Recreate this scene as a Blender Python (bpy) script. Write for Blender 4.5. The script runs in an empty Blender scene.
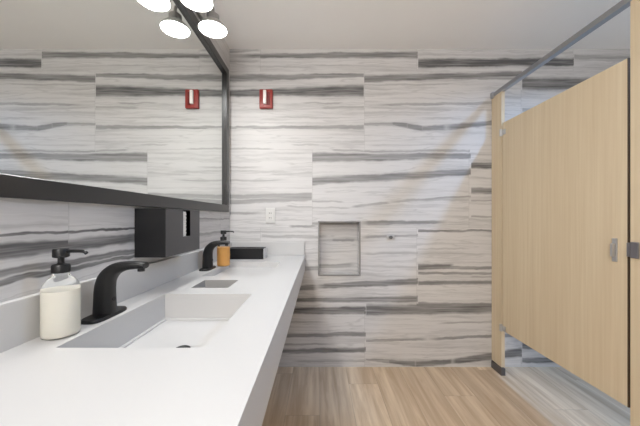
import bpy, bmesh, math
from mathutils import Vector, Matrix

# ------------------------------------------------------------------ basics
C = bpy.context.scene.collection
S = 130.3            # photo pixels per metre on the back wall
D = 2.18             # distance of the back wall from the camera
CAMH = 1.143         # camera height
CX, CY = 319.6, 218.0
XL, XR = -0.6907, 2.75
YF = -1.7
H = 2.44

def wx(px, z=1.0): return (px - CX) * z / S
def wz(py, z=1.0): return CAMH - (py - CY) * z / S

def lin(r, g, b):
    f = lambda c: c / 12.92 if c <= 0.04045 else ((c + 0.055) / 1.055) ** 2.4
    return (f(r / 255), f(g / 255), f(b / 255), 1.0)

# ------------------------------------------------------------------ objects
def obj(name, bm, mat, parent=None, smooth=False, loc=None):
    bmesh.ops.recalc_face_normals(bm, faces=bm.faces[:])
    me = bpy.data.meshes.new(name)
    bm.to_mesh(me); bm.free()
    if smooth:
        for p in me.polygons: p.use_smooth = True
    me.materials.append(mat)
    o = bpy.data.objects.new(name, me)
    C.objects.link(o)
    if parent: o.parent = parent
    if loc: o.location = loc
    return o

def autosmooth(o, ang=40):
    me = o.data
    bm = bmesh.new(); bm.from_mesh(me)
    for e in bm.edges:
        if len(e.link_faces) == 2 and e.calc_face_angle(0) > math.radians(ang): e.smooth = False
    for f in bm.faces: f.smooth = True
    bm.to_mesh(me); bm.free()
    return o

def tag(o, label, cat=None, group=None):
    o['label'] = label
    if cat: o['category'] = cat
    if group: o['group'] = group
    return o

def thing(name, label, cat, loc=(0, 0, 0), group=None):
    o = bpy.data.objects.new(name, None); C.objects.link(o)
    o.empty_display_size = 0.05
    o.location = loc
    return tag(o, label, cat, group)

def struct(name, bm, mat):
    o = obj(name, bm, mat); o['kind'] = 'structure'; return o

def copy_tree(o, parent=None):
    c = o.copy(); C.objects.link(c)
    if parent: c.parent = parent
    for ch in [k for k in bpy.data.objects if k.parent == o]: copy_tree(ch, c)
    return c

# ------------------------------------------------------------------ mesh helpers
def NB(): return bmesh.new()

def box(bm, x0, x1, y0, y1, z0, z1, bevel=0.0, seg=2):
    r = bmesh.ops.create_cube(bm, size=1.0)
    vs = r['verts']
    bmesh.ops.scale(bm, vec=(x1 - x0, y1 - y0, z1 - z0), verts=vs)
    bmesh.ops.translate(bm, vec=((x0 + x1) / 2, (y0 + y1) / 2, (z0 + z1) / 2), verts=vs)
    if bevel:
        es = list({e for v in vs for e in v.link_edges})
        bmesh.ops.bevel(bm, geom=es, offset=bevel, segments=seg, profile=0.5, affect='EDGES')
    return bm

def lathe(bm, prof, n=40, cx=0, cy=0, close=True):
    """prof: list of (r, z) from bottom to top"""
    rings = []
    for r, z in prof:
        if r < 1e-6:
            rings.append([bm.verts.new((cx, cy, z))])
        else:
            rings.append([bm.verts.new((cx + r * math.cos(2 * math.pi * k / n), cy + r * math.sin(2 * math.pi * k / n), z)) for k in range(n)])
    for a, b in zip(rings, rings[1:]):
        for k in range(n):
            k2 = (k + 1) % n
            if len(a) == 1 and len(b) == 1: continue
            if len(a) == 1: bm.faces.new((a[0], b[k2], b[k]))
            elif len(b) == 1: bm.faces.new((a[k], a[k2], b[0]))
            else: bm.faces.new((a[k], a[k2], b[k2], b[k]))
    if close:
        if len(rings[0]) > 1: bm.faces.new(rings[0][::-1])
        if len(rings[-1]) > 1: bm.faces.new(rings[-1])
    return bm

def catmull(pts, sub=8):
    out = []
    n = len(pts)
    for i in range(n - 1):
        p0, p1, p2, p3 = pts[max(i - 1, 0)], pts[i], pts[i + 1], pts[min(i + 2, n - 1)]
        for s in range(sub):
            t = s / sub
            out.append(tuple(0.5 * (2 * b + (c - a) * t + (2 * a - 5 * b + 4 * c - d) * t * t + (-a + 3 * b - 3 * c + d) * t ** 3)
                             for a, b, c, d in zip(p0, p1, p2, p3)))
    out.append(tuple(pts[-1]))
    return out

def sweep_xz(bm, stations, n=24, power=2.6, sub=8):
    """curve in the XZ plane; station = (x, z, half_in_plane, half_y); superellipse section"""
    st = catmull(stations, sub)
    rings = []
    for i, (x, z, a, b) in enumerate(st):
        p, q = st[max(i - 1, 0)], st[min(i + 1, len(st) - 1)]
        t = Vector((q[0] - p[0], 0, q[1] - p[1])).normalized()
        nrm = Vector((-t.z, 0, t.x))
        ring = []
        for k in range(n):
            th = 2 * math.pi * k / n
            c, s = math.cos(th), math.sin(th)
            e = 2.0 / power
            u = math.copysign(abs(c) ** e, c) * a
            v = math.copysign(abs(s) ** e, s) * b
            ring.append(bm.verts.new(Vector((x, 0, z)) + nrm * u + Vector((0, v, 0))))
        rings.append(ring)
    for A, B in zip(rings, rings[1:]):
        for k in range(n):
            k2 = (k + 1) % n
            bm.faces.new((A[k], A[k2], B[k2], B[k]))
    bm.faces.new(rings[0][::-1]); bm.faces.new(rings[-1])
    return bm

def tube(bm, pts, r, n=16, sub=8):
    P = [Vector(p) for p in catmull(pts, sub)]
    rings = []
    up = Vector((0, 1, 0))
    for i, p in enumerate(P):
        t = (P[min(i + 1, len(P) - 1)] - P[max(i - 1, 0)]).normalized()
        a = t.cross(up)
        if a.length < 1e-4: a = t.cross(Vector((1, 0, 0)))
        a.normalize(); b = t.cross(a)
        rings.append([bm.verts.new(p + (a * math.cos(2 * math.pi * k / n) + b * math.sin(2 * math.pi * k / n)) * r) for k in range(n)])
    for A, B in zip(rings, rings[1:]):
        for k in range(n):
            bm.faces.new((A[k], A[(k + 1) % n], B[(k + 1) % n], B[k]))
    bm.faces.new(rings[0][::-1]); bm.faces.new(rings[-1])
    return bm

def cyl(bm, c, axis, r, h, n=24):
    """cylinder starting at c along unit axis"""
    ax = Vector(axis).normalized()
    m = Matrix.Translation(Vector(c) + ax * h / 2) @ ax.to_track_quat('Z', 'Y').to_matrix().to_4x4()
    bmesh.ops.create_cone(bm, cap_ends=True, segments=n, radius1=r, radius2=r, depth=h, matrix=m)
    return bm

def quad(bm, a, b, c, d):
    return bm.faces.new([bm.verts.new(p) for p in (a, b, c, d)])

def sheet_with_holes(bm, us, vs, holes, fn):
    """grid of quads over sorted us, vs leaving out cells inside holes; fn maps (u, v) to a point"""
    cache = {}
    def V(i, j):
        if (i, j) not in cache: cache[(i, j)] = bm.verts.new(fn(us[i], vs[j]))
        return cache[(i, j)]
    for i in range(len(us) - 1):
        for j in range(len(vs) - 1):
            um, vm = (us[i] + us[i + 1]) / 2, (vs[j] + vs[j + 1]) / 2
            if any(h[0] < um < h[1] and h[2] < vm < h[3] for h in holes): continue
            bm.faces.new((V(i, j), V(i + 1, j), V(i + 1, j + 1), V(i, j + 1)))
    return bm

# ------------------------------------------------------------------ materials
class N:
    """tiny node builder"""
    def __init__(self, tree): self.t = tree
    def new(self, typ, **kw):
        n = self.t.nodes.new(typ)
        for k, v in kw.items(): setattr(n, k, v)
        return n
    def put(self, sock, v):
        if isinstance(v, bpy.types.NodeSocket): self.t.links.new(v, sock)
        else: sock.default_value = v
    def m(self, op, a, b=None, c=None, clamp=False):
        n = self.new('ShaderNodeMath', operation=op); n.use_clamp = clamp
        self.put(n.inputs[0], a)
        if b is not None: self.put(n.inputs[1], b)
        if c is not None: self.put(n.inputs[2], c)
        return n.outputs[0]
    def rng(self, v, a, b, c, d, smooth=False):
        n = self.new('ShaderNodeMapRange')
        if smooth: n.interpolation_type = 'SMOOTHSTEP'
        self.put(n.inputs[0], v)
        for i, q in enumerate((a, b, c, d)): self.put(n.inputs[1 + i], q)
        return n.outputs[0]
    def xyz(self, x, y, z):
        n = self.new('ShaderNodeCombineXYZ')
        for i, q in enumerate((x, y, z)): self.put(n.inputs[i], q)
        return n.outputs[0]
    def noise(self, vec, scale=1, detail=2, rough=0.5, w=None, dist=0):
        n = self.new('ShaderNodeTexNoise')
        if w is not None:
            n.noise_dimensions = '4D'; self.put(n.inputs['W'], w)
        self.put(n.inputs['Vector'], vec); n.inputs['Scale'].default_value = scale
        n.inputs['Detail'].default_value = detail; n.inputs['Roughness'].default_value = rough
        n.inputs['Distortion'].default_value = dist
        return n.outputs[0]
    def mix(self, f, a, b):
        n = self.new('ShaderNodeMix', data_type='RGBA')
        self.put(n.inputs[0], f); self.put(n.inputs[6], a); self.put(n.inputs[7], b)
        return n.outputs[2]
    def pos(self):
        tc = self.new('ShaderNodeTexCoord')
        s = self.new('ShaderNodeSeparateXYZ'); self.t.links.new(tc.outputs['Object'], s.inputs[0])
        return s.outputs[0], s.outputs[1], s.outputs[2]

def base(name):
    m = bpy.data.materials.new(name); m.use_nodes = True
    return m, N(m.node_tree), m.node_tree.nodes['Principled BSDF']

def simple(name, col, rough=0.5, metal=0.0, var=0.04, scale=40, bump=0.0, coat=0.0, spec=0.5):
    m, n, p = base(name)
    tc = n.new('ShaderNodeTexCoord')
    f = n.noise(tc.outputs['Object'], scale, 3)
    dark = tuple(c * (1 - var * 2) for c in col[:3]) + (1,)
    n.put(p.inputs['Base Color'], n.mix(f, dark, col))
    p.inputs['Roughness'].default_value = rough
    p.inputs['Metallic'].default_value = metal
    p.inputs['Coat Weight'].default_value = coat
    p.inputs['Specular IOR Level'].default_value = spec
    if bump:
        b = n.new('ShaderNodeBump'); b.inputs['Strength'].default_value = bump; b.inputs['Distance'].default_value = 0.002
        n.put(b.inputs['Height'], f); n.put(p.inputs['Normal'], b.outputs[0])
    return m

def band_group():
    g = bpy.data.node_groups.new('vein_band', 'ShaderNodeTree')
    for s in ('U', 'V', 'u0', 'u1', 'v0', 'v1', 't0', 't1', 'strength', 'k0', 'k1', 'prev'):
        g.interface.new_socket(s, in_out='INPUT', socket_type='NodeSocketFloat')
    g.interface.new_socket('mask', in_out='OUTPUT', socket_type='NodeSocketFloat')
    n = N(g)
    i = n.new('NodeGroupInput').outputs
    o = n.new('NodeGroupOutput')
    U = n.m('MULTIPLY_ADD', i['prev'], 1e-7, i['U'])
    u = n.m('DIVIDE', n.m('SUBTRACT', U, i['u0']), n.m('SUBTRACT', i['u1'], i['u0']))
    ends = n.m('MULTIPLY', n.m('MULTIPLY', u, i['k0'], clamp=True), n.m('MULTIPLY', n.m('SUBTRACT', 1.0, u), i['k1'], clamp=True))
    vc = n.m('MULTIPLY_ADD', u, n.m('SUBTRACT', i['v1'], i['v0']), i['v0'])
    th = n.m('MULTIPLY_ADD', u, n.m('SUBTRACT', i['t1'], i['t0']), i['t0'])
    d = n.m('DIVIDE', n.m('ABSOLUTE', n.m('SUBTRACT', i['V'], vc)), n.m('MULTIPLY', th, 0.5))
    v = n.rng(d, 0.55, 1.35, 1.0, 0.0, True)
    n.put(o.inputs[0], n.m('MAXIMUM', i['prev'], n.m('MULTIPLY', n.m('MULTIPLY', v, ends), i['strength'])))
    return g
BAND = band_group()

def tile_material(name, axis, bands, generic, row0, shift0, seed):
    """60 x 120 cm stone-look tile in a stepped bond with long grey veins"""
    m, n, p = base(name)
    x, y, z = n.pos()
    u = x if axis == 'x' else y
    row = n.m('FLOOR', n.m('DIVIDE', n.m('SUBTRACT', z, row0), 0.6))
    ju = n.m('SUBTRACT', n.m('SUBTRACT', u, shift0), n.m('MULTIPLY', row, 0.4))
    col = n.m('FLOOR', n.m('DIVIDE', ju, 1.2))
    fu = n.m('FLOORED_MODULO', ju, 1.2)
    fv = n.m('FLOORED_MODULO', n.m('SUBTRACT', z, row0), 0.6)
    tid = n.m('ADD', n.m('ADD', n.m('MULTIPLY', row, 7.31), n.m('MULTIPLY', col, 3.77)), seed)
    # wobble of every vein
    wob = n.m('SUBTRACT', n.noise(n.xyz(n.m('MULTIPLY', u, 4.0), 0.0, n.m('MULTIPLY', z, 5.0)), 1.0, 3, 0.6, tid), 0.5)
    zz = n.m('MULTIPLY_ADD', wob, 0.030, z)
    jag = n.m('SUBTRACT', n.noise(n.xyz(n.m('MULTIPLY', u, 13.0), 0.0, n.m('MULTIPLY', z, 34.0)), 1.0, 2, 0.6, tid), 0.5)
    zz = n.m('MULTIPLY_ADD', jag, 0.016, zz)
    # fine streaks
    fine = n.noise(n.xyz(n.m('MULTIPLY', u, 1.6), 0.0, n.m('MULTIPLY', zz, 42.0)), 1.0, 4, 0.6, tid)
    fine = n.rng(fine, 0.43, 0.76, 0.0, 0.40, True)
    n2 = n.noise(n.xyz(n.m('MULTIPLY', u, 0.9), 0.0, n.m('MULTIPLY', zz, 13.0)), 1.0, 3, 0.55, n.m('ADD', tid, 11.0))
    line = n.rng(n.m('ABSOLUTE', n.m('SUBTRACT', n2, 0.5)), 0.0, 0.02, 0.20, 0.0, True)
    dark = n.m('MAXIMUM', fine, line)
    if generic > 0:
        n3 = n.noise(n.xyz(n.m('MULTIPLY', u, 0.55), 0.0, n.m('MULTIPLY', zz, 7.5)), 1.0, 2, 0.5, n.m('ADD', tid, 23.0))
        dark = n.m('MAXIMUM', dark, n.rng(n3, 0.60, 0.66, 0.0, generic, True))
    grain = n.noise(n.xyz(n.m('MULTIPLY', u, 3.0), 0.0, n.m('MULTIPLY', z, 70.0)), 1.0, 3, 0.6, tid)
    tone = n.rng(grain, 0.3, 0.66, 0.75, 1.4)
    big = None
    for (u0, v0, u1, v1, t0, t1, s, k0, k1) in bands:
        g = n.new('ShaderNodeGroup'); g.node_tree = BAND
        n.put(g.inputs['U'], u); n.put(g.inputs['V'], zz)
        for k, v in (('u0', u0), ('u1', u1), ('v0', v0), ('v1', v1), ('t0', t0), ('t1', t1), ('strength', s), ('k0', k0), ('k1', k1)):
            g.inputs[k].default_value = v
        n.put(g.inputs['prev'], 0.0 if big is None else big)
        big = g.outputs[0]
    if big is not None:
        dark = n.m('MAXIMUM', dark, n.m('MULTIPLY', big, tone))
    c = n.mix(n.m('MINIMUM', dark, 1.0), lin(211, 209, 208), lin(97, 96, 96))
    joint = n.m('MAXIMUM', n.m('LESS_THAN', fu, 0.004), n.m('LESS_THAN', fv, 0.003))
    c = n.mix(n.m('MULTIPLY', joint, 0.22), c, lin(140, 138, 135))
    n.put(p.inputs['Base Color'], c)
    p.inputs['Roughness'].default_value = 0.45
    p.inputs['Specular IOR Level'].default_value = 0.3
    return m

# veins of the end wall: start x, y -> end x, y (frame of the photograph on that wall), thickness, strength, end sharpness
SH, SO = 400.0, 7.0
VE = [
 # top course
 (225,56,418,55, 3.5,6.5,.62,SO,SH), (418,63.5,574,61.5, 8,7,.85,SH,SH), (225,52,262,50,2,2,.35,SH,SO), (225,61,262,61.5,2,2,.3,SH,SO),
 (574,57,760,60,4,3,.4,SH,SO), (250,67,320,67,1.6,1.6,.25,SO,SO),
 # second course
 (208,79,364,75,7,3.5,.6,SH,SH), (364,79,522,74,6.5,5,.65,SH,SH), (208,93.5,364,90.5,4.5,11,.78,SH,SH), (364,85,460,84,1.6,1.5,.28,SH,SO),
 (400,78,522,78.5,2,2.5,.45,SO,SH),
 (300,103,345,103,2,1.6,.35,SO,SO), (318,107.5,364,107,2.5,2,.36,SO,SH), (208,110,300,110,2,1,.22,SH,SO),
 (370,105,505,103,2.2,2.5,.42,SO,SO), (208,127.5,364,127,2,4,.5,SH,SH), (364,124,398,124,2.5,4,.45,SH,8), (390,123.2,412,126.5,3,5,.6,SO,4), (402,125.4,428,129.6,4,5.5,.62,4,4),
 (414,128.8,452,127.8,4.5,5.5,.6,4,4), (438,128.4,505,121,5.5,4.5,.6,5,SO), (225,149,275,149,1.6,1.4,.3,SO,SO), (290,145,322,145,1.4,1.4,.3,SO,SO), (330,150,364,151,2,1.6,.35,SO,SH), (364,151,470,151,2,2,.4,SH,SH),
 (522,84,640,83,11,10,.75,SH,SO), (522,110,760,112,4,5,.5,SH,SO), (364,112,440,113,1.4,1.4,.2,SH,SO),
 # third course
 (156,167,265,167,1.8,1.5,.32,SH,SO), (225,171,262,170.5,1.5,1.2,.25,SO,SO), (268,175,312,173,1.8,1.8,.25,SO,SH), (156,182,292,180,2.2,1.6,.28,SH,SO),
 (156,198,312,195,3.5,4.5,.45,SH,SH), (156,206,312,198,4,4,.45,SH,SH), (156,214,268,213,3.5,2,.42,SH,SO), (285,206,312,207,1.5,1.5,.25,SO,SH),
 (312,157.5,471,156,8.5,4.5,.62,SH,SH), (312,181,471,172,7,6,.62,SH,SH), (312,201,345,202,1.8,1.5,.3,SH,SO), (350,207,392,202,2,2.4,.42,SO,SO), (385,202,471,196.5,2.4,1.8,.4,SO,SH),
 (312,207.5,352,208,1.6,1.4,.3,SH,SO), (355,223.5,450,222,4.5,3,.58,SO,SO), (312,223.5,360,223.5,2.5,3,.42,SH,SO),
 (471,165.5,627,168,5.5,5,.72,SH,SH), (471,190.5,627,192,5.5,6,.75,SH,SH), (471,200.5,560,201,1.5,1.5,.35,SH,SO), (471,217,560,216,1.8,1.5,.38,SH,SO),
 # fourth course
 (225,231.5,318,232,1.6,1.6,.3,SO,SO), (288,226.5,318,226,2,2,.42,SO,SO), (359,237,418,235.5,2.6,2.2,.42,SO,SH), (262,236,330,237,2.5,2.6,.4,SH,SO), (330,241,359,240.5,2.4,2.4,.5,SO,SO), (262,254,359,253,1.6,1.6,.25,SH,SO), (359,254,418,253,2,2,.28,SO,SH),
 (300,269,359,267,4,4,.45,SO,SO), (262,290,320,287,4,5,.6,SH,8), (312,287,418,281,4.5,6,.7,8,SH), (262,300,418,299,3,6,.62,SH,SH), (262,293,300,292,2,1,.4,SH,SO),
 (418,231,523,230.5,2.2,1.8,.62,SH,SO), (418,249,470,249,1.4,1.4,.22,SH,SO), (418,267,455,266,5.5,4,.68,SH,SO), (418,267.5,574,268,2.5,3.5,.6,SH,SO), (418,273,574,273.5,2.6,2.2,.55,SH,SO), (468,277,500,277,1.6,1.4,.45,SO,SO), (418,283,574,282,4,2.5,.62,SH,SO),
 (418,304.5,574,305,4,4,.6,SH,SO),
 # lowest course
 (210,311,366,310,6,7,.72,SH,SH), (366,309.5,522,308,10,8.5,.68,SH,SH), (210,323,330,322,2,1.6,.35,SH,SO), (210,337,366,334,3,4,.62,SH,SH), (210,353,366,349.5,4,4.5,.68,SH,SH), (210,345,340,344,2,1.6,.4,SH,SO),
 (366,340.5,430,339.5,2.2,2.2,.5,SH,SO), (425,339.5,522,335,2.2,3.2,.58,SO,SH), (435,323.5,522,321,1.8,1.8,.35,SO,SH),
 (290,361,366,361,1.8,1.6,.35,SO,SH), (366,360,392,361.5,2,4,.5,SH,SO), (385,361,418,364.5,3,6,.68,SO,9), (412,364.5,455,361,6,4.5,.7,9,9), (448,362,522,352,4.5,8,.72,9,SH),
 (522,345,760,347,7,6,.7,SH,SO), (522,360,700,360,5,4,.7,SH,SO), (522,332,640,333,4,3,.5,SH,SO),
]
bands_back = [(wx(a), wz(b), wx(c), wz(d), 1.15 * t0 / S, 1.15 * t1 / S, s, k0, k1) for (a, b, c, d, t0, t1, s, k0, k1) in VE]
M_back = tile_material('striped_tile_end', 'x', bands_back, 0.0, 0.4676, 0.744, 1.0)
# veins of the side wall behind the basins: along the depth
VL = [(-.6, 1.106, 1.36, 1.106, .010, .008, .8, SH, SO), (-.6, 1.066, 1.3, 1.070, .040, .034, .8, SH, SO), (-.6, 1.020, 1.6, 1.023, .012, .022, .7, SH, SO),
      (-.6, 1.000, 1.5, 1.004, .016, .014, .8, SH, SO), (1.45, 1.135, 2.18, 1.135, .012, .012, .5, SO, SH), (1.45, 1.05, 2.18, 1.045, .02, .014, .45, SO, SH)]
M_left = tile_material('striped_tile_side', 'y', VL, 0.0, 0.4676, 0.38, 40.0)
M_tile = tile_material('striped_tile_plain', 'y', [], 0.55, 0.4676, 0.2, 60.0)
M_tilex = tile_material('striped_tile_far', 'x', [], 0.55, 0.4676, 0.2, 80.0)

def wood_floor():
    m, n, p = base('oak_look_plank_tile')
    x, y, z = n.pos()
    W, L = 0.20, 1.2
    cx = n.m('FLOOR', n.m('DIVIDE', x, W))
    fx = n.m('FLOORED_MODULO', x, W)
    off = n.m('MULTIPLY', n.m('FRACT', n.m('MULTIPLY', cx, 0.37)), L)
    yy = n.m('ADD', y, off)
    cy = n.m('FLOOR', n.m('DIVIDE', yy, L))
    fy = n.m('FLOORED_MODULO', yy, L)
    tid = n.m('ADD', n.m('MULTIPLY', cx, 5.13), n.m('MULTIPLY', cy, 9.7))
    g1 = n.noise(n.xyz(n.m('MULTIPLY', x, 22.0), n.m('MULTIPLY', y, 1.6), 0.0), 1.0, 5, 0.6, tid, 0.6)
    g2 = n.noise(n.xyz(n.m('MULTIPLY', x, 9.0), n.m('MULTIPLY', y, 0.8), 0.0), 1.0, 3, 0.5, n.m('ADD', tid, 4.0), 0.4)
    wn = n.new('ShaderNodeTexWhiteNoise', noise_dimensions='1D'); n.put(wn.inputs['W'], tid)
    c = n.mix(n.rng(g1, 0.3, 0.7, 0, 1, True), lin(194, 170, 143), lin(236, 219, 195))
    c = n.mix(n.rng(g2, 0.42, 0.75, 0, 0.6, True), c, lin(178, 155, 130))
    c = n.mix(n.m('MULTIPLY', wn.outputs[0], 0.28), c, lin(172, 148, 124))
    j = n.m('MAXIMUM', n.m('LESS_THAN', fx, 0.003), n.m('LESS_THAN', fy, 0.003))
    c = n.mix(n.m('MULTIPLY', j, 0.35), c, lin(110, 95, 82))
    n.put(p.inputs['Base Color'], c)
    p.inputs['Roughness'].default_value = 0.42
    p.inputs['Specular IOR Level'].default_value = 0.35
    return m

def laminate():
    m, n, p = base('pale_oak_laminate')
    x, y, z = n.pos()
    g = n.noise(n.xyz(n.m('MULTIPLY', x, 60.0), n.m('MULTIPLY', y, 60.0), n.m('MULTIPLY', z, 1.4)), 1.0, 4, 0.6, 3.0, 0.3)
    g2 = n.noise(n.xyz(n.m('MULTIPLY', x, 11.0), n.m('MULTIPLY', y, 11.0), n.m('MULTIPLY', z, 0.5)), 1.0, 2, 0.5, 8.0)
    c = n.mix(n.rng(g, 0.3, 0.7, 0, 1), lin(208, 189, 158), lin(220, 204, 176))
    c = n.mix(n.rng(g2, 0.4, 0.7, 0, 0.4), c, lin(203, 183, 152))
    n.put(p.inputs['Base Color'], c)
    p.inputs['Roughness'].default_value = 0.5
    p.inputs['Specular IOR Level'].default_value = 0.25
    return m

def emit(name, col, strength):
    m, n, p = base(name)
    p.inputs['Base Color'].default_value = (.9, .9, .9, 1)
    p.inputs['Emission Color'].default_value = col
    p.inputs['Emission Strength'].default_value = strength
    return m

M_floor = wood_floor()
M_lam = laminate()
M_lamedge = simple('laminate_edge_band', lin(214, 196, 166), .5, var=.02)
M_ceil = simple('ceiling_paint', lin(250, 249, 248), .9, var=.01, scale=8, spec=.1)
M_counter = simple('white_solid_surface', lin(199, 198, 197), .32, var=.006, scale=300, spec=.4)
M_black = simple('matte_black_metal', (.009, .009, .0095, 1), .42, var=.05, scale=200, spec=.45)
M_frame = simple('black_frame_metal', (.022, .021, .021, 1), .30, var=.05, scale=120, spec=.6)
M_plastic = simple('black_plastic', (.009, .009, .010, 1), .34, var=.08, scale=300, spec=.5)
M_dark = simple('dark_void_lining', (.012, .012, .012, 1), .8)
M_box = simple('black_box_card', (.010, .010, .011, 1), .5, spec=.3)
M_boxend = simple('grey_box_end', lin(215, 213, 212), .5)
M_steel = simple('brushed_steel', (.62, .62, .62, 1), .38, metal=.8, var=.06, scale=150)
M_alu = simple('anodised_aluminium', (.46, .47, .49, 1), .42, metal=1.0, var=.05, scale=90)
M_nickel = simple('brushed_nickel', (.42, .41, .40, 1), .35, metal=1.0, var=.06, scale=120)
M_red = simple('red_alarm_plastic', lin(150, 52, 46), .4, var=.03)
M_darkred = simple('dark_red_plastic', lin(110, 24, 22), .45, var=.03)
M_white = simple('white_plastic', lin(212, 211, 208), .35, var=.01)
M_lens = simple('frosted_strobe_lens', lin(248, 244, 240), .2, var=.01)
M_paper = simple('paper_towel_white', lin(242, 240, 236), .9, var=.03, bump=.3, scale=160)
M_shade = simple('pale_grey_shade', lin(196, 194, 190), .35, var=.02)
M_lamp = emit('vanity_lamp_glow', (.965, .97, .96, 1), 38.0)
M_stalllamp = emit('stall_lamp_glow', (.80, .90, 1.0, 1), 6.0)
M_cream = simple('cream_liquid_soap', lin(248, 243, 230), .5, var=.01)
M_amber = simple('amber_liquid_soap', lin(242, 178, 98), .4, var=.02)
M_shoe = simple('dark_pilaster_shoe', (.16, .15, .15, 1), .45, metal=.6)

def glass(name, tint):
    m, n, p = base(name)
    p.inputs['Base Color'].default_value = tint
    p.inputs['Roughness'].default_value = 0.03
    p.inputs['Transmission Weight'].default_value = 1.0
    p.inputs['IOR'].default_value = 1.15
    return m
M_glass = glass('clear_bottle_glass', (.97, .98, .97, 1))

def mirror_mat():
    m, n, p = base('silvered_mirror')
    p.inputs['Base Color'].default_value = (.84, .86, .845, 1)
    p.inputs['Metallic'].default_value = 1.0
    p.inputs['Roughness'].default_value = 0.0
    return m
M_mirror = mirror_mat()

# ------------------------------------------------------------------ the room
NX0, NX1, NZ0, NZ1, ND = wx(319.3), wx(359.3), wz(274.6), wz(222.3), 0.10
bm = NB()
sheet_with_holes(bm, [XL, NX0, NX1, XR], [0, NZ0, NZ1, H], [(NX0, NX1, NZ0, NZ1)], lambda u, v: (u, D, v))
quad(bm, (NX0, D + ND, NZ0), (NX1, D + ND, NZ0), (NX1, D + ND, NZ1), (NX0, D + ND, NZ1))
quad(bm, (NX0, D, NZ0), (NX1, D, NZ0), (NX1, D + ND, NZ0), (NX0, D + ND, NZ0))
quad(bm, (NX0, D, NZ1), (NX1, D, NZ1), (NX1, D + ND, NZ1), (NX0, D + ND, NZ1))
quad(bm, (NX0, D, NZ0), (NX0, D, NZ1), (NX0, D + ND, NZ1), (NX0, D + ND, NZ0))
quad(bm, (NX1, D, NZ0), (NX1, D, NZ1), (NX1, D + ND, NZ1), (NX1, D + ND, NZ0))
bmesh.ops.remove_doubles(bm, verts=bm.verts[:], dist=1e-5)
struct('wall_back', bm, M_back)
bm = NB(); quad(bm, (XL, YF, 0), (XL, D, 0), (XL, D, H), (XL, YF, H)); struct('wall_left', bm, M_left)
bm = NB(); quad(bm, (XR, YF, 0), (XR, D, 0), (XR, D, H), (XR, YF, H)); struct('wall_right', bm, M_tile)
bm = NB(); quad(bm, (XL, YF, 0), (XR, YF, 0), (XR, YF, H), (XL, YF, H)); struct('wall_front', bm, M_tilex)
bm = NB(); quad(bm, (XL, YF, 0), (XR, YF, 0), (XR, D, 0), (XL, D, 0)); struct('floor', bm, M_floor)
bm = NB(); quad(bm, (XL, YF, H), (XR, YF, H), (XR, D, H), (XL, D, H)); struct('ceiling', bm, M_ceil)
# slim metal edge round the niche
bm = NB(); w, e = .010, .004
box(bm, NX0 - w, NX0, D - e, D + .003, NZ0 - w, NZ1 + w); box(bm, NX1, NX1 + w, D - e, D + .003, NZ0 - w, NZ1 + w)
box(bm, NX0, NX1, D - e, D + .003, NZ1, NZ1 + w); box(bm, NX0, NX1, D - e, D + .003, NZ0 - w, NZ0)
tr = struct('trim_1', bm, simple('satin_trim', lin(150, 149, 147), .4, metal=.3, var=.02))

# ------------------------------------------------------------------ counter with two basins
CT = CAMH - 37.0 / S           # counter top height
CFX = wx(305)                  # front edge
CY0 = -0.75
BX0, BX1 = -0.578, -0.253
SINKS = [(0.285 * D, 0.487 * D), (0.635 * D, 0.837 * D)]
HX0, HX1, HY0, HY1 = wx(205, .597), wx(238.5, .597), .529 * D, .597 * D
counter = thing('vanity_counter', 'long white vanity counter with sunken rectangular basins along the tiled side wall', 'counter', (0, 0, 0))
bm = NB()
holes = [(BX0, BX1, a, b) for a, b in SINKS] + [(HX0, HX1, HY0, HY1)]
us = sorted([XL + .001, BX0, HX0, HX1, BX1, CFX])
vs = sorted([CY0, SINKS[0][0], SINKS[0][1], HY0, HY1, SINKS[1][0], SINKS[1][1], D - .001])
sheet_with_holes(bm, us, vs, holes, lambda u, v: (u, v, CT))
r = bmesh.ops.extrude_face_region(bm, geom=bm.faces[:])
bmesh.ops.translate(bm, vec=(0, 0, -.02), verts=[g for g in r['geom'] if isinstance(g, bmesh.types.BMVert)])
obj('countertop', bm, M_counter, counter)
bm = NB(); box(bm, CFX - .02, CFX - .0005, CY0, D - .002, CT - .122, CT - .02, .0015, 1); obj('apron', bm, M_counter, counter)
bm = NB()
box(bm, XL + .001, XL + .021, CY0, D - .001, CT, CT + .102, .0015, 1)
box(bm, XL + .021, CFX - .003, D - .021, D - .001, CT, CT + .102, .0015, 1)
obj('backsplash', bm, M_counter, counter)
for a, b in SINKS:
    bm = NB()
    d0 = CT - (.097 if a < D * .5 else .034)
    xm, ym = (BX0 + BX1) / 2, (a + b) / 2
    t = .0
    R = [(BX0, a), (BX1, a), (BX1, b), (BX0, b)]
    top = [bm.verts.new((x, y, CT - .0202)) for x, y in R]
    bot = [bm.verts.new((x, y, d0)) for x, y in R]
    for k in range(4): bm.faces.new((top[k], top[(k + 1) % 4], bot[(k + 1) % 4], bot[k]))
    fl = bm.faces.new(bot)
    es = [e for e in bm.edges if abs(e.verts[0].co.z - e.verts[1].co.z) < 1e-5 and e.verts[0].co.z < CT - .05]
    bmesh.ops.bevel(bm, geom=es, offset=.008, segments=3, affect='EDGES')
    bs = obj('sink_basin', bm, M_counter, counter)
    if a > D * .5: continue
    bm = NB()
    lathe(bm, [(.022, 0), (.022, .003), (.019, .0045), (.015, .002), (0, .002)], 32, xm + .018, ym - .02)
    for v in bm.verts: v.co.z += d0 + .0005
    tag(obj('drain', bm, M_black, bs, True), 'small dark metal drain')
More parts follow.
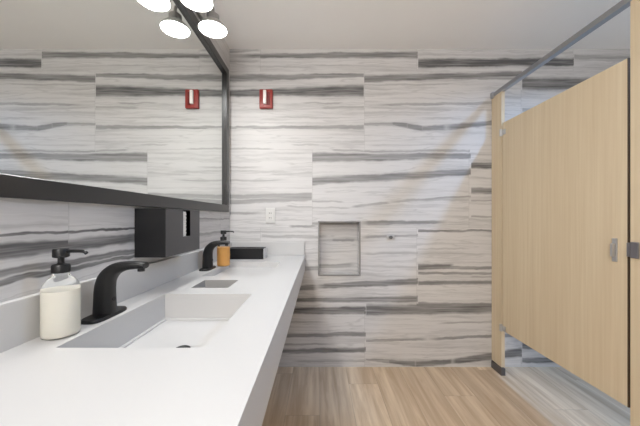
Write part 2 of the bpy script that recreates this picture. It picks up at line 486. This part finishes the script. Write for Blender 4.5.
# countertop waste chute
bm = NB(); c0 = CT - .12
q = .0015; R = [(HX0 + q, HY0 + q), (HX1 - q, HY0 + q), (HX1 - q, HY1 - q), (HX0 + q, HY1 - q)]
top = [bm.verts.new((x, y, CT + .0004)) for x, y in R]; bot = [bm.verts.new((x, y, c0)) for x, y in R]
for k in range(4): bm.faces.new((top[k], top[(k + 1) % 4], bot[(k + 1) % 4], bot[k]))
bm.faces.new(bot)
tag(obj('waste_chute', bm, simple('chute_steel', (.40, .39, .38, 1), .5), counter), 'grey lined square waste opening')

# ------------------------------------------------------------------ faucets
FX = -0.6226
def make_faucet(y, label):
    t = thing('faucet', label, 'faucet', (FX, y, CT), 'curved black faucets on the counter')
    bm = NB()
    # rounded deck plate
    n = 40; hx, hy = .030, .068
    ring = []
    for k in range(n):
        th = 2 * math.pi * k / n
        c, s = math.cos(th), math.sin(th)
        ring.append((math.copysign(abs(c) ** .55, c) * hx, math.copysign(abs(s) ** .55, s) * hy))
    lo = [bm.verts.new((x, yy, .0002)) for x, yy in ring]; mid = [bm.verts.new((x, yy, .006)) for x, yy in ring]
    hi = [bm.verts.new((x * .93, yy * .96, .009)) for x, yy in ring]
    for A, B in ((lo, mid), (mid, hi)):
        for k in range(n): bm.faces.new((A[k], A[(k + 1) % n], B[(k + 1) % n], B[k]))
    bm.faces.new(lo[::-1]); bm.faces.new(hi)
    autosmooth(obj('deck_plate', bm, M_black, t))
    bm = NB()
    sweep_xz(bm, [(0, .008, .0285, .0250), (0, .045, .0265, .0240), (0.001, .085, .0250, .0230), (.009, .113, .0225, .0215), (.030, .135, .0180, .0200),
                  (.060, .145, .0135, .0180), (.092, .1475, .0110, .0165), (.119, .1465, .0085, .0150)])
    autosmooth(obj('spout', bm, M_black, t), 50)
    bm = NB(); cyl(bm, (.105, 0, .130), (.05, 0, 1), .0095, .012)
    obj('aerator', bm, M_black, t)
    bm = NB(); cyl(bm, (.0245, 0, .050), (1, 0, .0), .006, .0035)
    obj('sensor_eye', bm, M_dark, t)
    return t
make_faucet(.378 * D, 'curved black faucet beside the cream soap bottle, nearest one')
make_faucet(.725 * D, 'curved black faucet in front of the amber soap bottle near the end wall')

# ------------------------------------------------------------------ soap bottles
def make_bottle(loc, label, liquid, sc=1.0):
    t = thing('soap_dispenser', label, 'soap dispenser', loc, 'pump soap bottles on the counter')
    r = .037
    bm = NB()
    lathe(bm, [(0, 0), (r - .006, 0), (r - .001, .003), (r, .009), (r, .112), (r - .003, .125), (r - .012, .138), (.017, .145), (.0155, .150), (.0155, .158)], 40)
    autosmooth(obj('bottle', bm, M_glass, t), 60)
    bm = NB(); q = r - .0022
    lathe(bm, [(0, .003), (q - .005, .003), (q, .010), (q, .111), (0, .111)], 40)
    autosmooth(obj('liquid_soap', bm, liquid, t), 50)
    p = NB()
    lathe(p, [(.0165, .152), (.0185, .154), (.0185, .168), (.0165, .172), (.008, .174), (.0065, .176), (.0065, .190)], 32)
    pump = autosmooth(obj('pump', p, M_black, t), 35)
    bm = NB()
    lathe(bm, [(.012, .188), (.0165, .190), (.0165, .207), (.0150, .210)], 32)
    autosmooth(obj('pump_head', bm, M_black, pump), 35)
    bm = NB(); tube(bm, [(.010, 0, .203), (.035, 0, .204), (.055, 0, .203), (.062, 0, .198)], .0042, 12)
    obj('nozzle', bm, M_black, pump, True)
    return t
make_bottle((-.627, .316 * D, CT), 'pump bottle of cream liquid soap beside the nearest faucet', M_cream)
make_bottle((wx(223.5, .775), .775 * D, CT), 'pump bottle of amber orange soap behind the farther faucet', M_amber)

# ------------------------------------------------------------------ low black box at the end
tb = thing('tissue_box', 'low black tissue box lying on the counter against the end wall', 'box', (0, 0, CT))
bx1, by0 = wx(264, .9), .895 * D
bm = NB(); box(bm, bx1 - .25, bx1 - .002, by0, by0 + .115, 0.0003, .074, .002, 2); obj('box_body', bm, M_box, tb)
bm = NB(); box(bm, bx1 - .002, bx1, by0 + .002, by0 + .113, .002, .072, .0004, 1); tag(obj('end_panel', bm, M_boxend, tb), 'grey end panel')
bm = NB(); n = 28
lo = [bm.verts.new((bx1 - .125 + .08 * math.cos(2 * math.pi * k / n), by0 + .0575 + .026 * math.sin(2 * math.pi * k / n), .0745)) for k in range(n)]
bm.faces.new(lo); obj('slot', bm, M_dark, tb)

# ------------------------------------------------------------------ paper towel dispenser under the mirror
pd = thing('paper_towel_dispenser', 'black wall mounted paper towel dispenser under the mirror', 'paper towel dispenser', (0, 0, 0))
px0, px1, py0, py1, pz0, pz1 = XL + .0005, wx(166, .486), .486 * D, .622 * D, wz(257.5, .486), wz(208.3, .486)
sy0, sy1, sz0 = .5475 * D, .577 * D, wz(236, .5625)
bm = NB()
sheet_with_holes(bm, [py0, sy0, sy1, py1], [pz0, sz0, pz1 - .001, pz1], [(sy0, sy1, sz0, pz1 - .001)], lambda u, v: (px1, u, v))
M_cover = simple('lighter_cover', (.062, .060, .063, 1), .36, var=.06, scale=300)  # front gets a lighter tone than the housing sides
f = [(py0, pz0), (py1, pz0), (py1, pz1), (py0, pz1)]
for k in range(4):
    (a, b), (c, d) = f[k], f[(k + 1) % 4]
    quad(bm, (px1, a, b), (px1, c, d), (px1 - .003, c, d), (px1 - .003, a, b))
tag(obj('front_cover', bm, M_cover, pd), 'front cover with a slot, lighter than the sides')
bm = NB()
box(bm, px0, px1 - .003, py0, py0 + .003, pz0, pz1); box(bm, px0, px1 - .003, py1 - .003, py1, pz0, pz1)
box(bm, px0, px1 - .003, py0 + .003, py1 - .003, pz0, pz0 + .003); box(bm, px0, px1 - .003, py0 + .003, py1 - .003, pz1 - .003, pz1)
box(bm, px0, px0 + .003, py0 + .003, py1 - .003, pz0 + .003, pz1 - .003)
obj('housing', bm, M_plastic, pd)
pt = thing('paper_towels', 'stack of white folded paper towels showing through the dispenser slot', 'paper towels', (0, 0, 0))
bm = NB()
k = 0
zz = sz0 - .03
while zz < pz1 - .012:
    box(bm, px0 + .012, px1 - .0065 + .002 * (k % 2), py0 + .02, .5655 * D, zz, zz + .0075, .0012, 1)
    zz += .008; k += 1
obj('towel_stack', bm, M_paper, pt)

# ------------------------------------------------------------------ mirror
mir = thing('wall_mirror', 'large wall mirror in a black metal frame above the counter', 'mirror', (0, 0, 0))
MY0, MY1, MZ0, MZ1, MX = -.35, .965 * D, 1.187, 2.239, -.671
fw = .050
bm = NB()
b = .0015
box(bm, XL + .001, MX, MY0, MY1, MZ0, MZ0 + fw, b, 1); box(bm, XL + .001, MX, MY0, MY1, MZ1 - fw, MZ1, b, 1)
box(bm, XL + .001, MX, MY0, MY0 + fw, MZ0 + fw, MZ1 - fw, b, 1); box(bm, XL + .001, MX, MY1 - fw, MY1, MZ0 + fw, MZ1 - fw, b, 1)
obj('frame', bm, M_frame, mir)
bm = NB(); box(bm, XL + .0003, XL + .0015, MY0 + .02, MY1 - .02, MZ0 + .02, MZ1 - .02); obj('mirror_glass', bm, M_mirror, mir)

# ------------------------------------------------------------------ vanity light
LX, LZ, LR = -.586, 2.187, .075
vl = thing('vanity_light', 'vanity light with round glowing white lamps above the mirror', 'wall light', (0, 0, -.007))
ys = [1.56 - .209 * k for k in range(4)]
bm = NB(); box(bm, XL + .001, XL + .026, ys[-1] - .1, ys[0] + .1, 2.290, 2.36, .004, 2); obj('backplate', bm, M_nickel, vl)
for y in ys:
    bm = NB(); tube(bm, [(XL + .024, y, 2.325), (XL + .06, y, 2.333), (LX - .02, y, 2.327), (LX, y, 2.300), (LX, y, 2.255)], .008, 14)
    obj('arm', bm, M_nickel, vl, True)
    bm = NB(); lathe(bm, [(.030, 2.226), (.033, 2.230), (.033, 2.262), (.026, 2.268), (0, 2.268)], 32, LX, y); autosmooth(obj('socket', bm, M_nickel, vl), 35)
    bm = NB()
    lathe(bm, [(.034, 2.230), (.046, 2.224), (.062, 2.208), (.072, 2.192), (LR + .001, LZ - .004), (LR - .002, LZ - .004), (LR - .003, LZ + .002)], 40, LX, y, close=False)
    sh = autosmooth(obj('shade', bm, M_shade, vl), 60)
    bm = NB()
    lathe(bm, [(0, LZ - .001), (LR * .8, LZ - .001), (LR - .003, LZ + .001)], 40, LX, y, close=False)
    o = obj('diffuser', bm, M_lamp, sh); tag(o, 'glowing white round diffuser')

# ------------------------------------------------------------------ small things on the end wall
fa = thing('fire_alarm', 'small red fire alarm strobe high on the tiled end wall', 'fire alarm', (wx(266.5), D, wz(100)))
bm = NB(); box(bm, -.050, .050, -.028, -.0005, -.072, .072, .006, 3); autosmooth(obj('alarm_housing', bm, M_red, fa), 40)
bm = NB(); box(bm, -.018, .006, -.050, -.027, -.045, .058, .005, 3); tag(autosmooth(obj('strobe_lens', bm, M_lens, fa), 40), 'white strobe lens')
bm = NB(); box(bm, .011, .030, -.0305, -.027, -.050, .050, .002, 1); tag(obj('sounder_grille', bm, M_darkred, fa), 'dark red sounder strip')

ou = thing('wall_outlet', 'white wall outlet plate above the counter on the tiled end wall', 'outlet', (wx(270.5), D, wz(215.5)))
bm = NB(); box(bm, -.036, .036, -.007, -.0005, -.058, .058, .003, 2); obj('wall_plate', bm, M_white, ou)
bm = NB(); box(bm, -.017, .017, -.010, -.006, -.034, .034, .002, 2); rc = obj('receptacle', bm, M_white, ou)
for zc in (-.018, .018):
    bm = NB(); box(bm, -.008, -.005, -.0104, -.0098, zc - .005, zc + .005); box(bm, .005, .008, -.0104, -.0098, zc - .005, zc + .005); obj('outlet_slot', bm, M_dark, rc)

wb = thing('wall_bumper', 'tiny grey metal bumper on the tiles right of the niche', 'bumper', (wx(390.5), D, wz(237.3)))
bm = NB(); box(bm, -.030, .030, -.004, -.0005, -.016, .016, .002, 2); obj('mounting_plate', bm, M_steel, wb)
bm = NB(); cyl(bm, (0, -.003, 0), (0, -1, 0), .013, .016); tag(obj('bumper_pad', bm, simple('grey_rubber', (.14, .14, .14, 1), .7), wb), 'dark rubber pad')

# ------------------------------------------------------------------ toilet stall front
PX = wx(491.3)                # front plane of the partition
PT = .0255
PH = wz(96.5)                 # top of the pilasters
PF0 = .945 * D
pf = thing('stall_pilaster', 'narrow pale wood stall pilaster against the tiled end wall', 'pilaster', (PX, 0, 0), 'pale wood stall pilasters')
bm = NB(); box(bm, 0.0004, PT, PF0 + .0006, D - .004, .06, PH - .0145, 0); obj('pilaster_panel', bm, M_lam, pf)
bm = NB(); box(bm, 0.0004, PT, PF0, PF0 + .0006, .06, PH - .0145, 0); obj('edge_band', bm, M_lamedge, pf)
bm = NB(); box(bm, -.003, PT + .003, PF0 - .003, D - .003, 0, .052, .001, 1); tag(obj('pilaster_shoe', bm, M_shoe, pf), 'dark metal shoe on the floor')
PN1, PN0 = .5525 * D, .5525 * D - .30
pn = thing('stall_pilaster', 'pale wood stall pilaster cut by the right photo edge, carrying the latch keeper', 'pilaster', (PX, 0, 0), 'pale wood stall pilasters')
bm = NB(); box(bm, 0, PT, PN0, PN1 - .0006, .06, PH - .0145, 0); obj('pilaster_panel', bm, M_lam, pn)
bm = NB(); box(bm, 0, PT, PN1 - .0006, PN1, .06, PH - .0145, 0); obj('edge_band', bm, M_lamedge, pn)
bm = NB(); box(bm, -.003, PT + .003, PN0 - .003, PN1 + .003, 0, .052, .001, 1); tag(obj('pilaster_shoe', bm, M_shoe, pn), 'dark metal shoe on the floor')
ky = .545 * D; kz = wz(250, .548)
bm = NB(); box(bm, -.008, .0, ky - .020, ky + .012, kz - .034, kz + .034, .003, 2); box(bm, -.011, -.004, ky + .010, ky + .022, kz - .030, kz + .030, .002, 2)
tag(obj('latch_keeper', bm, simple('dark_chrome', (.26, .25, .27, 1), .35, metal=.8), pn), 'grey metal latch keeper')

DZ0, DZ1, DY0, DY1 = .332, 1.828, .5585 * D, .9385 * D
sd = thing('stall_door', 'wide pale wood toilet stall door raised above the floor', 'door', (PX, 0, 0))
bm = NB(); box(bm, .0015, PT - .0015, DY0, DY1, DZ0, DZ1, .0012, 1); obj('door_panel', bm, M_lam, sd)
bm = NB(); box(bm, .0012, PT - .001, DY0 - .003, DY0 - .0002, DZ0, DZ1); tag(obj('gap_shade_strip', bm, simple('gap_shade_brown', lin(84, 66, 46), .6), sd), 'dark brown strip for the shade in the door gap')  # brown strip stands in for the shade inside the gap beside the pilaster
for hz in (DZ1 - .070, DZ0 + .020):
    bm = NB()
    cyl(bm, (-.009, DY1 + .004, hz - .024), (0, 0, 1), .010, .048, 16)
    box(bm, -.004, .001, DY1 - .034, DY1 + .003, hz - .018, hz + .018, .001, 1)
    tag(obj('hinge', bm, M_steel, sd), 'chrome hinge')
ly, lz = 170.3 / 293.0 * D, wz(250, .58)
bm = NB(); box(bm, -.004, .0013, ly - .011, ly + .011, lz - .052, lz + .052, .002, 2)
pl = tag(obj('latch_plate', bm, M_steel, sd), 'chrome latch plate')
bm = NB(); box(bm, -.020, -.004, ly - .006, ly + .004, lz - .030, lz + .030, .003, 2); obj('pull', bm, M_steel, pl)

hr = thing('head_rail', 'dark metal head rail running along the top of the stall front', 'rail', (PX, 0, PH))
bm = NB(); box(bm, -.004, PT + .004, -.6, D - .002, -.014, .016, .003, 2); obj('rail_bar', bm, M_alu, hr)
bm = NB(); box(bm, -.010, PT + .010, D - .030, D - .0012, -.024, .024, .002, 1); obj('wall_bracket', bm, M_alu, hr)

# ------------------------------------------------------------------ stall downlight and added fill lamp
def downlight(name, x, y, r, mat):
    bm = NB(); lathe(bm, [(r, H - .008), (r + .018, H - .006), (r + .02, H - .0005), (r, H - .0005)], 32, x, y, close=False)
    o = struct(name, bm, M_white); return o
def area(name, loc, size, power, col, shape='DISK', rot=(0, 0, 0)):
    l = bpy.data.lights.new(name, 'AREA'); l.shape = shape; l.size = size; l.energy = power; l.color = col
    l.spread = math.radians(152)
    o = bpy.data.objects.new(name, l); C.objects.link(o); o.location = loc; o.rotation_euler = rot
    return o
SLX, SLY = 1.66, 1.1
downlight('trim_2', SLX, SLY, .075, M_stalllamp)
area('stall_downlight', (SLX, SLY, H - .012), .08, 13, (.28, .56, 1.0))
l = bpy.data.lights.new('added_fill_light', 'POINT'); l.shadow_soft_size = .14; l.energy = 45; l.color = (1.0, .975, .95)
o = bpy.data.objects.new('added_fill_light', l); C.objects.link(o); o.location = (-.42, -1.0, 1.92)  # unseen point lamp added behind the camera as fill for ceiling and walls

# ------------------------------------------------------------------ world, camera, view
w = bpy.data.worlds.new('World'); bpy.context.scene.world = w; w.use_nodes = True
w.node_tree.nodes['Background'].inputs[0].default_value = (.02, .02, .02, 1)
cam = bpy.data.cameras.new('camera'); co = bpy.data.objects.new('camera', cam); C.objects.link(co)
co.location = (0, 0, CAMH); co.rotation_euler = (math.pi / 2, 0, 0)
cam.sensor_width = 36; cam.lens = S * D / 640 * 36
cam.shift_x = 0.4 / 640; cam.shift_y = 5.0 / 640
cam.clip_start = .02
sc = bpy.context.scene
sc.camera = co
sc.view_settings.view_transform = 'Standard'; sc.view_settings.look = 'None'
sc.view_settings.gamma = 1; sc.view_settings.use_curve_mapping = False
sc.view_settings.exposure = 0.55
sc.cycles.use_denoising = True
sc.cycles.max_bounces = 12; sc.cycles.diffuse_bounces = 6
sc.cycles.transparent_max_bounces = 8
sc.cycles.caustics_refractive = True
